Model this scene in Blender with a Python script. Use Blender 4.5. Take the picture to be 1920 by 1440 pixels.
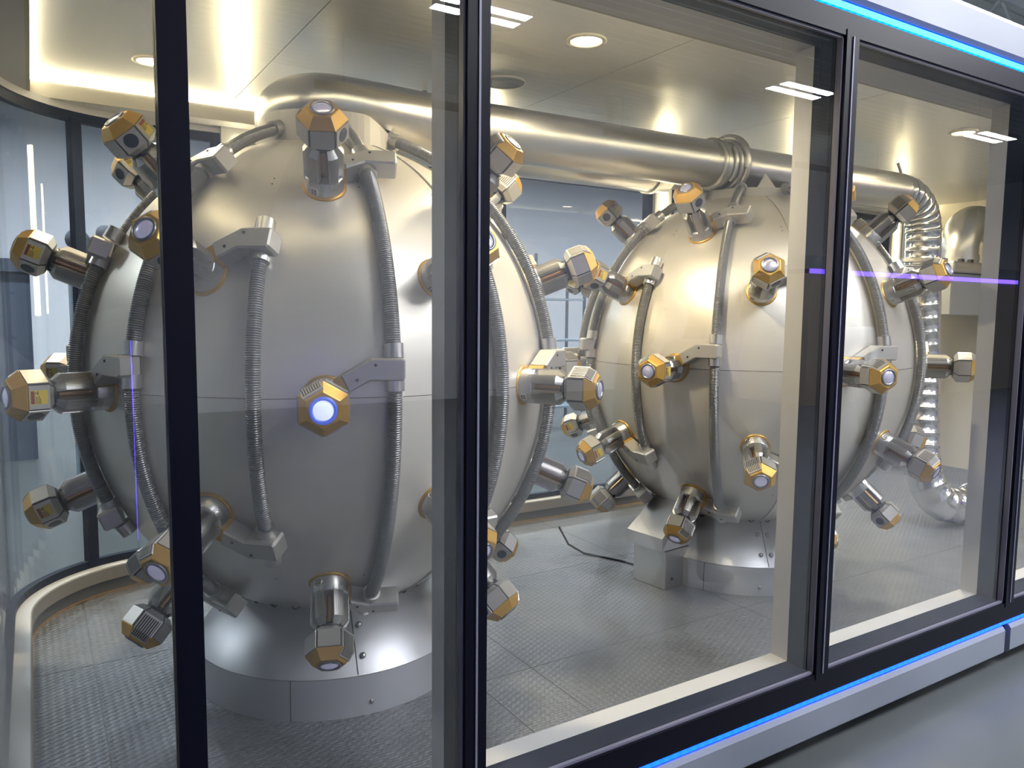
import bpy, math, random
from math import sin, cos, pi, radians, sqrt, atan2
from mathutils import Matrix, Vector, Euler
random.seed(7)
S = bpy.context.scene
COL = S.collection
for o in list(bpy.data.objects):
    bpy.data.objects.remove(o)

# ------------------------------------------------------------------ camera
F_PX, YAW, PITCH, ROLL, CAM_H = 1438.45, radians(32.005), radians(5.426), radians(0.559), 1.6
fwd = Vector((sin(YAW)*cos(PITCH), cos(YAW)*cos(PITCH), -sin(PITCH)))
rgt = Vector((cos(YAW), -sin(YAW), 0))
upv = rgt.cross(fwd)
r2 = rgt*cos(ROLL) + upv*sin(ROLL)
u2 = -rgt*sin(ROLL) + upv*cos(ROLL)
cd = bpy.data.cameras.new('camera')
cam = bpy.data.objects.new('camera', cd)
COL.objects.link(cam)
cd.sensor_fit = 'HORIZONTAL'
cd.sensor_width = 36.0
cd.lens = 36.0*F_PX/1920.0
cd.clip_start = 0.02
cd.clip_end = 200
M = Matrix.Identity(4)
for i in range(3):
    M[i][0], M[i][1], M[i][2] = r2[i], u2[i], -fwd[i]
M[2][3] = CAM_H
cam.matrix_world = M
S.camera = cam

# ------------------------------------------------------------------ world, exposure
w = bpy.data.worlds.new('hall_air')
S.world = w
w.use_nodes = True
w.node_tree.nodes['Background'].inputs[0].default_value = (0.55, 0.62, 0.72, 1)
w.node_tree.nodes['Background'].inputs[1].default_value = 0.25
S.view_settings.view_transform = 'Standard'
S.view_settings.look = 'None'
S.view_settings.gamma = 1
S.view_settings.use_curve_mapping = False
S.view_settings.exposure = 0.9
S.cycles.max_bounces = 5
S.cycles.diffuse_bounces = 2
S.cycles.glossy_bounces = 3
S.cycles.transmission_bounces = 4
S.cycles.transparent_max_bounces = 12
S.cycles.caustics_reflective = False
S.cycles.caustics_refractive = False
S.cycles.sample_clamp_indirect = 4.0
S.cycles.use_adaptive_sampling = True
S.cycles.adaptive_threshold = 0.04
S.cycles.use_light_tree = False

HALL_LIGHT = 4.1      # emission of the hall's ceiling panels and of the added fill lights
DOWN_W = 11.0           # each warm downlight, watt
WARM = (1.0, 0.85, 0.57)
COVE = 14.0             # emission of the cove strips

# ------------------------------------------------------------------ materials
MATS = {}
def nodes(name):
    m = bpy.data.materials.new(name)
    m.use_nodes = True
    MATS[name] = m
    return m, m.node_tree.nodes, m.node_tree.links, m.node_tree.nodes['Principled BSDF']

def mat(name, col, rough=0.5, metal=0.0, var=0.0, scale=6.0, bump=0.0, bscale=60.0, stretch=None,
        emit=None, estr=0.0, coat=0.0, aniso=0.0, arot=0.0, spec=None):
    m, N, L, b = nodes(name)
    c = (col[0], col[1], col[2], 1)
    b.inputs['Base Color'].default_value = c
    b.inputs['Roughness'].default_value = rough
    b.inputs['Metallic'].default_value = metal
    if spec is not None:
        b.inputs['Specular IOR Level'].default_value = spec
    if coat:
        b.inputs['Coat Weight'].default_value = coat
        b.inputs['Coat Roughness'].default_value = 0.08
    if aniso:
        b.inputs['Anisotropic'].default_value = aniso
        b.inputs['Anisotropic Rotation'].default_value = arot
        tg = N.new('ShaderNodeTangent')
        tg.direction_type = 'RADIAL'; tg.axis = 'Z'
        L.new(tg.outputs[0], b.inputs['Tangent'])
    if emit:
        b.inputs['Emission Color'].default_value = (*emit, 1)
        b.inputs['Emission Strength'].default_value = estr
    if var or bump:
        tc = N.new('ShaderNodeTexCoord')
        mp = N.new('ShaderNodeMapping')
        L.new(tc.outputs['Object'], mp.inputs[0])
        if stretch:
            mp.inputs['Scale'].default_value = stretch
        if var:
            n = N.new('ShaderNodeTexNoise')
            n.inputs['Scale'].default_value = scale
            n.inputs['Detail'].default_value = 5
            L.new(mp.outputs[0], n.inputs['Vector'])
            mx = N.new('ShaderNodeMix')
            mx.data_type = 'RGBA'
            mx.inputs[6].default_value = tuple(max(0, v*(1-var)) for v in col) + (1,)
            mx.inputs[7].default_value = tuple(min(1, v*(1+var)) for v in col) + (1,)
            L.new(n.outputs[0], mx.inputs[0])
            L.new(mx.outputs[2], b.inputs['Base Color'])
            rr = N.new('ShaderNodeMapRange')
            rr.inputs[3].default_value = max(0.02, rough*0.85)
            rr.inputs[4].default_value = rough*1.15
            L.new(n.outputs[0], rr.inputs[0])
            L.new(rr.outputs[0], b.inputs['Roughness'])
        if bump:
            n2 = N.new('ShaderNodeTexNoise')
            n2.inputs['Scale'].default_value = bscale
            n2.inputs['Detail'].default_value = 3
            L.new(mp.outputs[0], n2.inputs['Vector'])
            bp = N.new('ShaderNodeBump')
            bp.inputs['Strength'].default_value = bump
            bp.inputs['Distance'].default_value = 0.002
            L.new(n2.outputs[0], bp.inputs['Height'])
            L.new(bp.outputs[0], b.inputs['Normal'])
    return m

mat('vessel_steel', (0.84, 0.79, 0.70), 0.345, 0.48, var=0.03, scale=9, stretch=(1, 1, 14), bump=0.05, bscale=120)
mat('base_steel', (0.60, 0.61, 0.64), 0.42, 0.55, var=0.03, scale=9, stretch=(1, 1, 10), bump=0.05, bscale=90)
mat('matte_dark', (0.05, 0.05, 0.055), 0.7)
mat('pipe_steel', (0.60, 0.59, 0.56), 0.34, 1.0, var=0.04, scale=5, stretch=(1, 8, 8))
mat('foil_steel', (0.66, 0.66, 0.65), 0.2, 1.0, var=0.05, scale=8, bump=0.1, bscale=20)
mat('satin_alu', (0.64, 0.63, 0.61), 0.33, 1.0, var=0.02, scale=20)
mat('bracket_alu', (0.54, 0.52, 0.48), 0.42, 0.6, var=0.02, scale=20)
mat('collar_white', (0.52, 0.50, 0.46), 0.45, 0.3, var=0.03, scale=10)
mat('head_silver', (0.54, 0.52, 0.49), 0.38, 0.6)
mat('head_core', (0.10, 0.10, 0.11), 0.5, 0.4)
mat('gold', (0.62, 0.37, 0.085), 0.38, 0.6)
mat('copper', (0.55, 0.36, 0.20), 0.4, 0.8)
mat('rubber', (0.012, 0.012, 0.018), 0.45)
mat('hose_grey', (0.25, 0.25, 0.25), 0.30, 0.6)
mat('port_blue', (0.035, 0.045, 0.075), 0.35)
mat('lens_ring', (0.28, 0.28, 0.31), 0.3, 0.8)
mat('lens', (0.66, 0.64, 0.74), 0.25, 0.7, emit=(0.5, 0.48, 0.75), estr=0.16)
mat('lens_lit', (0.6, 0.65, 0.95), 0.15, 0.0, emit=(0.62, 0.68, 1.0), estr=0.55)
mat('lens_ring_lit', (0.10, 0.16, 0.5), 0.3, 0.5, emit=(0.08, 0.14, 0.75), estr=0.35)
mat('label_yellow', (0.82, 0.62, 0.10), 0.5)
mat('label_red', (0.28, 0.06, 0.05), 0.5)
mat('print_black', (0.03, 0.025, 0.02), 0.6)
mat('frame_black', (0.002, 0.0025, 0.008), 0.35, spec=0.12)
mat('frame_navy', (0.008, 0.014, 0.035), 0.5, spec=0.15)
mat('gasket', (0.16, 0.16, 0.22), 0.4)
mat('lining_white', (0.66, 0.65, 0.635), 0.5, var=0.01)
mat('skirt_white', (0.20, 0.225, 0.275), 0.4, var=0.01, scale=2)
mat('ceiling_alu', (0.90, 0.895, 0.885), 0.335, 0.5, var=0.02, scale=3)
mat('soffit_white', (0.50, 0.50, 0.51), 0.5)
mat('fascia_white', (0.42, 0.40, 0.355), 0.5)
mat('speaker_grey', (0.74, 0.735, 0.72), 0.55)
mat('kick_grey', (0.16, 0.165, 0.18), 0.5, 0.2)
mat('riser_beige', (0.34, 0.32, 0.30), 0.5)
mat('back_beige', (0.62, 0.57, 0.47), 0.6)
mat('hall_wall', (0.74, 0.76, 0.82), 0.8, var=0.03, scale=0.6)
mat('hall_floor', (0.095, 0.107, 0.111), 0.36, var=0.06, scale=1.2)
mat('hall_deck', (0.52, 0.57, 0.57), 0.7)
mat('hall_dark', (0.05, 0.07, 0.11), 0.6)
mat('hall_furniture', (0.20, 0.26, 0.32), 0.6)
mat('booth_brown', (0.34, 0.29, 0.21), 0.7)
mat('screw_dark', (0.06, 0.055, 0.05), 0.4, 0.6)
mat('bolt_steel', (0.42, 0.42, 0.42), 0.3, 1.0)
mat('plastic_grey', (0.33, 0.34, 0.35), 0.55)
mat('down_white', (1, 0.95, 0.8), 0.5, emit=(1, 0.86, 0.55), estr=14)
mat('down_ring', (0.7, 0.66, 0.58), 0.4)
mat('cove_led', (1, 0.95, 0.8), 0.5, emit=(1, 0.87, 0.56), estr=COVE*1.3)
mat('post_led', (1, 0.95, 0.8), 0.5, emit=(1, 0.86, 0.52), estr=26)
mat('fill_wash', (1, 1, 1), 0.5, emit=(0.95, 0.95, 1.0), estr=HALL_LIGHT*11.0)
mat('fill_soft', (1, 1, 1), 0.5, emit=(0.95, 0.95, 1.0), estr=HALL_LIGHT*3.2)
mat('hall_panel', (1, 1, 1), 0.5, emit=(0.95, 0.95, 1.0), estr=HALL_LIGHT*26)
mat('violet_led', (0.1, 0.1, 0.4), 0.5, emit=(0.12, 0.06, 1.0), estr=9)

def led_mat(name, c0, c1, s):
    m, N, L, b = nodes(name)
    b.inputs['Base Color'].default_value = (0.02, 0.1, 0.3, 1)
    tc = N.new('ShaderNodeTexCoord')
    wv = N.new('ShaderNodeTexWave')
    wv.bands_direction = 'X'
    wv.inputs['Scale'].default_value = 8.0
    L.new(tc.outputs['Object'], wv.inputs['Vector'])
    mx = N.new('ShaderNodeMix')
    mx.data_type = 'RGBA'
    mx.inputs[6].default_value = (*c0, 1)
    mx.inputs[7].default_value = (*c1, 1)
    L.new(wv.outputs['Color'], mx.inputs[0])
    L.new(mx.outputs[2], b.inputs['Emission Color'])
    b.inputs['Emission Strength'].default_value = s
    return m
led_mat('led_cyan', (0.0, 0.10, 0.9), (0.0, 0.17, 1.0), 3.0)
led_mat('led_blue', (0.0, 0.045, 0.9), (0.0, 0.065, 1.0), 2.6)

def glass_mat(name, tint, f0=0.045):
    m, N, L, b = nodes(name)
    N.remove(b)
    out = N['Material Output']
    tr = N.new('ShaderNodeBsdfTransparent')
    tr.inputs[0].default_value = (*tint, 1)
    gl = N.new('ShaderNodeBsdfGlossy')
    gl.inputs['Roughness'].default_value = 0.0
    g = N.new('ShaderNodeNewGeometry')
    d = N.new('ShaderNodeVectorMath'); d.operation = 'DOT_PRODUCT'
    L.new(g.outputs['Normal'], d.inputs[0]); L.new(g.outputs['Incoming'], d.inputs[1])
    a = N.new('ShaderNodeMath'); a.operation = 'ABSOLUTE'
    L.new(d.outputs['Value'], a.inputs[0])
    s = N.new('ShaderNodeMath'); s.operation = 'SUBTRACT'; s.inputs[0].default_value = 1.0
    L.new(a.outputs[0], s.inputs[1])
    p = N.new('ShaderNodeMath'); p.operation = 'POWER'; p.inputs[1].default_value = 5.0
    L.new(s.outputs[0], p.inputs[0])
    ma = N.new('ShaderNodeMath'); ma.operation = 'MULTIPLY_ADD'
    ma.inputs[1].default_value = 1-f0; ma.inputs[2].default_value = f0
    L.new(p.outputs[0], ma.inputs[0])
    mx = N.new('ShaderNodeMixShader')
    L.new(ma.outputs[0], mx.inputs[0]); L.new(tr.outputs[0], mx.inputs[1]); L.new(gl.outputs[0], mx.inputs[2])
    L.new(mx.outputs[0], out.inputs['Surface'])
    return m
glass_mat('glass', (0.98, 0.985, 0.985), 0.07)
glass_mat('glass_back', (0.88, 0.93, 0.94), 0.04)

def tread_mat():
    m, N, L, b = nodes('tread_plate')
    b.inputs['Metallic'].default_value = 0.35
    b.inputs['Roughness'].default_value = 0.42
    tc = N.new('ShaderNodeTexCoord')
    def lugs(rot, off):
        mp = N.new('ShaderNodeMapping')
        mp.inputs['Rotation'].default_value = (0, 0, rot)
        mp.inputs['Location'].default_value = (off, off*0.5, 0)
        mp.inputs['Scale'].default_value = (26, 52, 1)
        L.new(tc.outputs['Object'], mp.inputs[0])
        v = N.new('ShaderNodeTexVoronoi')
        v.inputs['Scale'].default_value = 1.0
        v.inputs['Randomness'].default_value = 0.0
        v.voronoi_dimensions = '2D'
        L.new(mp.outputs[0], v.inputs['Vector'])
        r = N.new('ShaderNodeMapRange')
        r.inputs[1].default_value = 0.30; r.inputs[2].default_value = 0.10
        r.inputs[3].default_value = 0; r.inputs[4].default_value = 1
        L.new(v.outputs['Distance'], r.inputs[0])
        return r
    a, c = lugs(radians(45), 0.0), lugs(radians(-45), 0.5)
    mx = N.new('ShaderNodeMath'); mx.operation = 'MAXIMUM'
    L.new(a.outputs[0], mx.inputs[0]); L.new(c.outputs[0], mx.inputs[1])
    bp = N.new('ShaderNodeBump')
    bp.inputs['Strength'].default_value = 0.9
    bp.inputs['Distance'].default_value = 0.003
    L.new(mx.outputs[0], bp.inputs['Height'])
    L.new(bp.outputs[0], b.inputs['Normal'])
    n = N.new('ShaderNodeTexNoise'); n.inputs['Scale'].default_value = 5; n.inputs['Detail'].default_value = 6
    L.new(tc.outputs['Object'], n.inputs['Vector'])
    cr = N.new('ShaderNodeMix'); cr.data_type = 'RGBA'
    cr.inputs[6].default_value = (0.14, 0.147, 0.165, 1); cr.inputs[7].default_value = (0.22, 0.228, 0.25, 1)
    L.new(n.outputs[0], cr.inputs[0]); L.new(cr.outputs[2], b.inputs['Base Color'])
tread_mat()

# ------------------------------------------------------------------ mesh helpers
class MB:
    def __init__(s):
        s.v, s.f, s.m, s.sm = [], [], [], []
    def add(s, vs, fs, mi=0, smooth=False):
        k = len(s.v)
        s.v += [tuple(v) for v in vs]
        for f in fs:
            s.f.append([i+k for i in f]); s.m.append(mi); s.sm.append(smooth)
        return s
    def box(s, x0, x1, y0, y1, z0, z1, mi=0):
        vs = [(x, y, z) for z in (z0, z1) for y in (y0, y1) for x in (x0, x1)]
        return s.add(vs, [(0, 2, 3, 1), (4, 5, 7, 6), (0, 1, 5, 4), (2, 6, 7, 3), (0, 4, 6, 2), (1, 3, 7, 5)], mi)
    def bevbox(s, x0, x1, y0, y1, z0, z1, b, mi=0):
        """box with chamfered edges"""
        cx, cy, cz = (x0+x1)/2, (y0+y1)/2, (z0+z1)/2
        hx, hy, hz = (x1-x0)/2, (y1-y0)/2, (z1-z0)/2
        vs, idx = [], {}
        for sx in (-1, 1):
            for sy in (-1, 1):
                for sz in (-1, 1):
                    for ax in range(3):
                        h = [hx-b, hy-b, hz-b]
                        h[ax] += b
                        idx[(sx, sy, sz, ax)] = len(vs)
                        vs.append((cx+sx*h[0], cy+sy*h[1], cz+sz*h[2]))
        fs = []
        for ax in range(3):
            o = [a for a in range(3) if a != ax]
            for sg in (-1, 1):
                q = []
                for a, c in ((-1, -1), (1, -1), (1, 1), (-1, 1)):
                    k = [0, 0, 0]; k[ax] = sg; k[o[0]] = a; k[o[1]] = c
                    q.append(idx[(*k, ax)])
                fs.append(q)
            for a in (-1, 1):
                for c in (-1, 1):
                    k0 = [0, 0, 0]; k1 = [0, 0, 0]
                    k0[o[0]] = k1[o[0]] = a; k0[o[1]] = k1[o[1]] = c
                    k0[ax], k1[ax] = -1, 1
                    fs.append([idx[(*k0, o[0])], idx[(*k1, o[0])], idx[(*k1, o[1])], idx[(*k0, o[1])]])
        for sx in (-1, 1):
            for sy in (-1, 1):
                for sz in (-1, 1):
                    fs.append([idx[(sx, sy, sz, a)] for a in range(3)])
        return s.add(vs, fs, mi)
    def lathe(s, prof, n=32, mi=0, smooth=True, a0=0.0, cap0=True, cap1=True):
        """prof: (r, z) list around the local z axis"""
        vs, fs = [], []
        for r, z in prof:
            for i in range(n):
                a = a0 + 2*pi*i/n
                vs.append((r*cos(a), r*sin(a), z))
        for j in range(len(prof)-1):
            for i in range(n):
                k = (i+1) % n
                fs.append((j*n+i, j*n+k, (j+1)*n+k, (j+1)*n+i))
        s.add(vs, fs, mi, smooth)
        if cap0 and prof[0][0] > 1e-6:
            s.add(vs[:n], [tuple(range(n))[::-1]], mi)
        if cap1 and prof[-1][0] > 1e-6:
            s.add(vs[-n:], [tuple(range(n))], mi)
        return s
    def tube(s, path, rad, n=12, mi=0, cap=True, smooth=True):
        pts = [Vector(p) for p in path]
        m = len(pts)
        rr = rad if hasattr(rad, '__len__') else [rad]*m
        vs, fs = [], []
        nrm = None
        for i, p in enumerate(pts):
            t = (pts[min(i+1, m-1)]-pts[max(i-1, 0)]).normalized()
            if nrm is None:
                a = Vector((0, 0, 1)) if abs(t.z) < 0.9 else Vector((1, 0, 0))
                nrm = (a - t*a.dot(t)).normalized()
            else:
                nrm = (nrm - t*nrm.dot(t)).normalized()
            b = t.cross(nrm)
            for k in range(n):
                a = 2*pi*k/n
                vs.append(p + (nrm*cos(a) + b*sin(a))*rr[i])
        for i in range(m-1):
            for k in range(n):
                q = (k+1) % n
                fs.append((i*n+k, i*n+q, (i+1)*n+q, (i+1)*n+k))
        s.add(vs, fs, mi, smooth)
        if cap:
            s.add(vs[:n], [tuple(range(n))[::-1]], mi)
            s.add(vs[-n:], [tuple(range(n))], mi)
        return s
    def prism(s, poly, z0, z1, mi=0):
        n = len(poly)
        vs = [(x, y, z0) for x, y in poly] + [(x, y, z1) for x, y in poly]
        fs = [tuple(range(n))[::-1], tuple(range(n, 2*n))]
        fs += [(i, (i+1) % n, n+(i+1) % n, n+i) for i in range(n)]
        return s.add(vs, fs, mi)
    def sweep(s, path, prof, mi=0, smooth=False, closed=False):
        """path: list of (x, y, nx, ny); prof: list of (d, z)"""
        vs, fs = [], []
        m = len(prof)
        for x, y, nx, ny in path:
            for d, z in prof:
                vs.append((x+nx*d, y+ny*d, z))
        for i in range(len(path)-1):
            for j in range(m if closed else m-1):
                k = (j+1) % m
                fs.append((i*m+j, (i+1)*m+j, (i+1)*m+k, i*m+k))
        s.add(vs, fs, mi, smooth)
        if closed:
            s.add(vs[:m], [tuple(range(m))], mi)
            s.add(vs[-m:], [tuple(range(m))[::-1]], mi)
        return s
    def mesh(s, name, mats, autosmooth=None):
        me = bpy.data.meshes.new(name)
        me.from_pydata(s.v, [], s.f)
        for mm in ([mats] if isinstance(mats, str) else mats):
            me.materials.append(MATS[mm])
        me.polygons.foreach_set('material_index', s.m)
        me.polygons.foreach_set('use_smooth', s.sm)
        me.update()
        return me
    def build(s, name, mats, parent=None, **kw):
        o = bpy.data.objects.new(name, s.mesh(name, mats))
        COL.objects.link(o)
        if parent:
            o.parent = parent
        return o

def inst(name, me, parent=None, loc=None, rz=None):
    o = bpy.data.objects.new(name, me)
    COL.objects.link(o)
    if parent: o.parent = parent
    if loc: o.location = loc
    if rz: o.rotation_euler = (0, 0, rz)
    return o
def empty(name, loc=(0, 0, 0)):
    o = bpy.data.objects.new(name, None)
    COL.objects.link(o)
    o.location = loc
    o.empty_display_size = 0.05
    return o
def tag(o, label=None, cat=None, group=None, kind=None):
    if label: o['label'] = label
    if cat: o['category'] = cat
    if group: o['group'] = group
    if kind: o['kind'] = kind
    return o
def struct(o, label=None):
    return tag(o, label, None, None, 'structure')

# ------------------------------------------------------------------ layout numbers
YF = 1.695          # plane of the front glass
ZF = 0.20           # floor of the room
ZC = 2.62           # room ceiling
ZB = 0.30           # bottom of the front panes
ZT = 2.53           # top of the front panes
XR = 7.2            # right end of the room
MULL = [(0.226, 0.282), (0.911, 0.974), (2.352, 2.42), (3.70, 3.77), (5.10, 5.17), (6.5, 6.57)]

# ------------------------------------------------------------------ the hall
hx0, hx1, hy0, hy1, hz = -9.0, 24.0, -9.0, 15.5, 5.4
struct(MB().box(hx0, hx1, hy0, hy1, -0.1, 0.0).build('floor_hall', 'hall_floor'), 'grey polished hall floor outside the glass room')
struct(MB().box(hx0, hx1, hy1, hy1+0.1, 0, hz).build('wall_hall_far', 'hall_wall'))
struct(MB().box(hx0, hx1, hy0-0.1, hy0, 0, hz).build('wall_hall_near', 'hall_wall'))
struct(MB().box(hx0-0.1, hx0, hy0, hy1, 0, hz).build('wall_hall_left', 'hall_wall'))
struct(MB().box(hx1, hx1+0.1, hy0, hy1, 0, hz).build('wall_hall_right', 'hall_wall'))
deck = MB()
deck.box(hx0, hx1, hy0, hy1, hz, hz+0.1)
y = hy0
while y < hy1:
    deck.box(hx0, hx1, y, y+0.10, hz-0.014, hz)
    y += 0.20
struct(deck.build('ceiling_hall', 'hall_deck'), 'white ribbed steel roof deck of the hall')
for k, yy in enumerate((4.9, 9.5, 13.5)):
    t = MB()
    for zz in (hz-0.12, hz-0.62):
        t.box(hx0, hx1, yy-0.05, yy+0.05, zz-0.05, zz+0.05)
    x = hx0
    i = 0
    while x < hx1-0.5:
        a, b = (hz-0.62, hz-0.12) if i % 2 else (hz-0.12, hz-0.62)
        t.tube([(x, yy, a), (x+0.55, yy, b)], 0.02, 5, cap=False)
        x += 0.55; i += 1
    struct(t.build('ceiling_truss', 'hall_deck'))
hl_me = MB().box(-0.55, 0.55, -0.20, 0.20, 0.0, 0.08).mesh('hall_light_housing', 'plastic_grey')
hr_me = MB().box(-0.006, 0.006, -0.006, 0.006, 0.0, 0.66).mesh('hall_light_hanger', 'plastic_grey')
hp_me = MB().add([(-0.5, -0.07, -0.002), (0.5, -0.07, -0.002), (0.5, 0.07, -0.002), (-0.5, 0.07, -0.002)], [(3, 2, 1, 0)]).mesh('hall_light_diffuser', 'hall_panel')
hq_me = MB().add([(-1.6, -0.55, -0.002), (1.6, -0.55, -0.002), (1.6, 0.55, -0.002), (-1.6, 0.55, -0.002)], [(3, 2, 1, 0)]).mesh('fill_panel', 'fill_soft')
hw_me = MB().box(-1.6, 1.6, 0.0, 0.03, -0.06, 0.06).box(-1.2, -1.18, 0.0, 0.02, 0.06, 0.75).box(1.18, 1.2, 0.0, 0.02, 0.06, 0.75).mesh('fill_baffle', 'plastic_grey')
hv_me = MB().add([(-1.5, -0.004, -0.05), (1.5, -0.004, -0.05), (1.5, -0.004, 0.05), (-1.5, -0.004, 0.05)], [(0, 1, 2, 3)]).mesh('fill_emitter', 'fill_wash')
n = 0
for yy, xr in ((-7.2, (0.0, 5.0, 10.0, 15.0)), (-3.75, (4.05, 9.1, 14.1)), (-1.0, (3.4, 7.4)), (1.9, (5.6, 11.0)), (6.8, (-4.5, -0.5, 3.5, 7.5, 11.5)), (11.5, (-5.5, -1, 2.0, 5.0, 8.0, 13.0))):
    for xx in xr:
        h = empty('hall_light', (xx, yy, hz-0.75))
        if yy == -7.2:  # added fill lights behind baffles, brightening the near hall wall
            inst('housing', hw_me, h)
            inst('diffuser', hv_me, h)
            tag(h, 'added fill light out of view, facing the near hall wall', 'added fill light', 'added fill lights at the near hall wall')
            continue
        inst('housing', hl_me, h)
        for s in (-0.4, 0.4):
            inst('hanger', hr_me, h, (s, 0, 0.08))
        if yy == -1.0:  # added soft fill panels, out of view, to light the vessel fronts
            inst('diffuser', hq_me, h)
            tag(h, 'added soft fill panel high in front of the glass room', 'ceiling light', 'added fill panels in front of the room')
            continue
        for s in (-1, 1):
            inst('diffuser', hp_me, h, (0, 0.12*s, 0))
        tag(h, 'twin bar LED light hung under the hall roof deck', 'ceiling light', 'hall ceiling lights')

# ------------------------------------------------------------------ room shell : perimeter path (left wall, round corner, back wall)
def arc(cx, cy, r, a0, a1, n):
    return [(cx+r*cos(a0+(a1-a0)*i/n), cy+r*sin(a0+(a1-a0)*i/n), cos(a0+(a1-a0)*i/n), sin(a0+(a1-a0)*i/n)) for i in range(n+1)]
YBK = 4.205
XL = -0.055
RC = 0.555
def perim(x1=XR):
    return ([(XL, 2.06, -1, 0)] + arc(XL+RC, YBK-RC, RC, pi, pi/2, 20) + [(x1, YBK, 0, 1)])
P = perim()
# floor plates
fl = struct(empty('floor', (0, 0, 0)), 'grey tread-plate floor of the glass room')
struct(MB().box(-0.10, XR, 1.80, 4.5, ZF-0.10, ZF-0.004).build('subfloor', 'kick_grey', fl))
xs = [-0.055, 0.15, 1.366, 1.615, 2.83, 4.05, 5.27, 6.49, XR]
ys = [1.83, 2.42, 3.32, 4.205]
for i in range(len(xs)-1):
    for j in range(len(ys)-1):
        g = 0.0016
        x0, x1, y0, y1 = xs[i]+g, xs[i+1]-g, ys[j]+g, ys[j+1]-g
        if i == 0 and j == 2:
            pts = [(x0, y0)] + [(px, py) for px, py, _, _ in arc(XL+RC, YBK-RC, RC, pi, pi-0.885, 8) if px < x1] + [(x1, 4.055), (x1, y0)]
            MB().prism(pts[::-1], ZF-0.004, ZF).build('floor_plate', 'tread_plate', fl)
        elif i == 1 and j == 2:
            pts = [(x0, y0), (x0, 4.06)] + [(px, py) for px, py, _, _ in arc(XL+RC, YBK-RC, RC, pi-0.885, pi/2, 8) if px > x0] + [(x1, y1), (x1, y0)]
            MB().prism(pts[::-1], ZF-0.004, ZF).build('floor_plate', 'tread_plate', fl)
        else:
            MB().box(x0, x1, y0, y1, ZF-0.004, ZF).build('floor_plate', 'tread_plate', fl)
# kick, riser, sill, frames
struct(MB().sweep(P, [(-0.004, ZF), (-0.004, ZF+0.008), (0.006, ZF+0.008), (0.006, ZF)], closed=True, smooth=False).build('trim_1', 'copper'), 'thin copper coloured trim line along the floor edge')
struct(MB().sweep(P, [(0.004, ZF), (0.004, ZF+0.065)], smooth=True).build('baseboard_back', 'kick_grey'), 'dark grey kick band at the floor edge')
struct(MB().sweep(P, [(0.004, ZF+0.065), (-0.004, ZF+0.065), (-0.004, ZF+0.125), (0.0, ZF+0.13)], smooth=False).build('trim_2', 'riser_beige'), 'beige riser under the back window sill')
struct(MB().sweep(P, [(0.0, ZF+0.13), (0.062, ZF+0.13), (0.062, ZF+0.10)], smooth=False).build('trim_3', 'lining_white'), 'white window sill running round the back of the room')
struct(MB().sweep(P, [(0.052, ZF+0.128), (0.052, ZF+0.165), (0.085, ZF+0.165), (0.085, ZF+0.128)], closed=True).build('trim_4', 'frame_navy'), 'dark lower window frame of the back wall')
struct(MB().sweep(P, [(0.052, 2.455), (0.052, 2.50), (0.085, 2.50), (0.085, 2.455)], closed=True).build('trim_5', 'frame_navy'), 'dark upper window frame of the back wall')
struct(MB().sweep(P, [(0.085, 2.50), (0.045, 2.50), (0.045, 2.53), (0.12, 2.53), (0.12, 2.9)]).build('wall_back', 'soffit_white'), 'pale header above the back windows')
struct(MB().sweep(P, [(0.085, 0.0), (0.085, ZF+0.128)]).build('wall_plinth', 'skirt_white'))  # plinth wall below the back and left windows
# back posts and windows
GD = 0.068
posts = [(0.865, 1.04), (2.39, 2.55), (3.84, 4.0), (5.3, 5.46), (6.75, 6.9)]
for k, (a, b) in enumerate(posts):
    p = empty('wall_post', (0, 0, 0))
    struct(p, 'white post between two back windows')
    MB().box(a, b, YBK+0.02, YBK+0.12, ZF+0.13, 2.53).build('post_body', 'lining_white', p)
    for xx in (a-0.05, b):
        MB().box(xx, xx+0.05, YBK+0.045, YBK+0.10, ZF+0.16, 2.46).build('mullion', 'frame_navy', p)
    st = tag(MB().box((a+b)/2-0.012, (a+b)/2+0.012, YBK+0.005, YBK+0.02, 1.55, 2.47).build('wall_light_strip', 'post_led'),
        'warm vertical light strip on the %s white back post' % ['first', 'second', 'third', 'fourth', 'fifth'][k], 'light strip', 'light strips on the back posts')
wid = [3]
def pane_path(pts, name):
    o = MB().sweep(pts, [(GD, ZF+0.16), (GD, 2.46), (GD+0.006, 2.46), (GD+0.006, ZF+0.16)], closed=True, smooth=False).build(name, 'glass_back')
    return struct(o)
aL = arc(XL+RC, YBK-RC, RC, pi, pi/2+0.50, 16)
struct(pane_path([(XL, 2.06, -1, 0)] + aL, 'window_4'), 'curved glass pane at the rounded back corner')
aR = arc(XL+RC, YBK-RC, RC, pi/2+0.50, pi/2, 8)
struct(pane_path(aR + [(0.83, YBK, 0, 1)], 'window_5'))
for k, (a, b) in enumerate([(1.08, 2.35), (2.59, 3.80), (4.04, 5.26), (5.5, 6.71)]):
    struct(pane_path([(a, YBK, 0, 1), (b, YBK, 0, 1)], 'window_%d' % (6+k)))
mx, my, nx, ny = arc(XL+RC, YBK-RC, RC, pi/2+0.50, pi/2, 1)[0]
struct(MB().sweep([(mx-ny*0.024, my+nx*0.024, nx, ny), (mx+ny*0.024, my-nx*0.024, nx, ny)],
                  [(0.045, ZF+0.15), (0.045, 2.47), (0.09, 2.47), (0.09, ZF+0.15)], closed=True).build('trim_6', 'frame_navy'), 'dark mullion at the rounded back corner')
struct(MB().box(XR, XR+0.1, 1.8, 4.4, 0, 2.9).build('wall_right', 'back_beige'))

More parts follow.
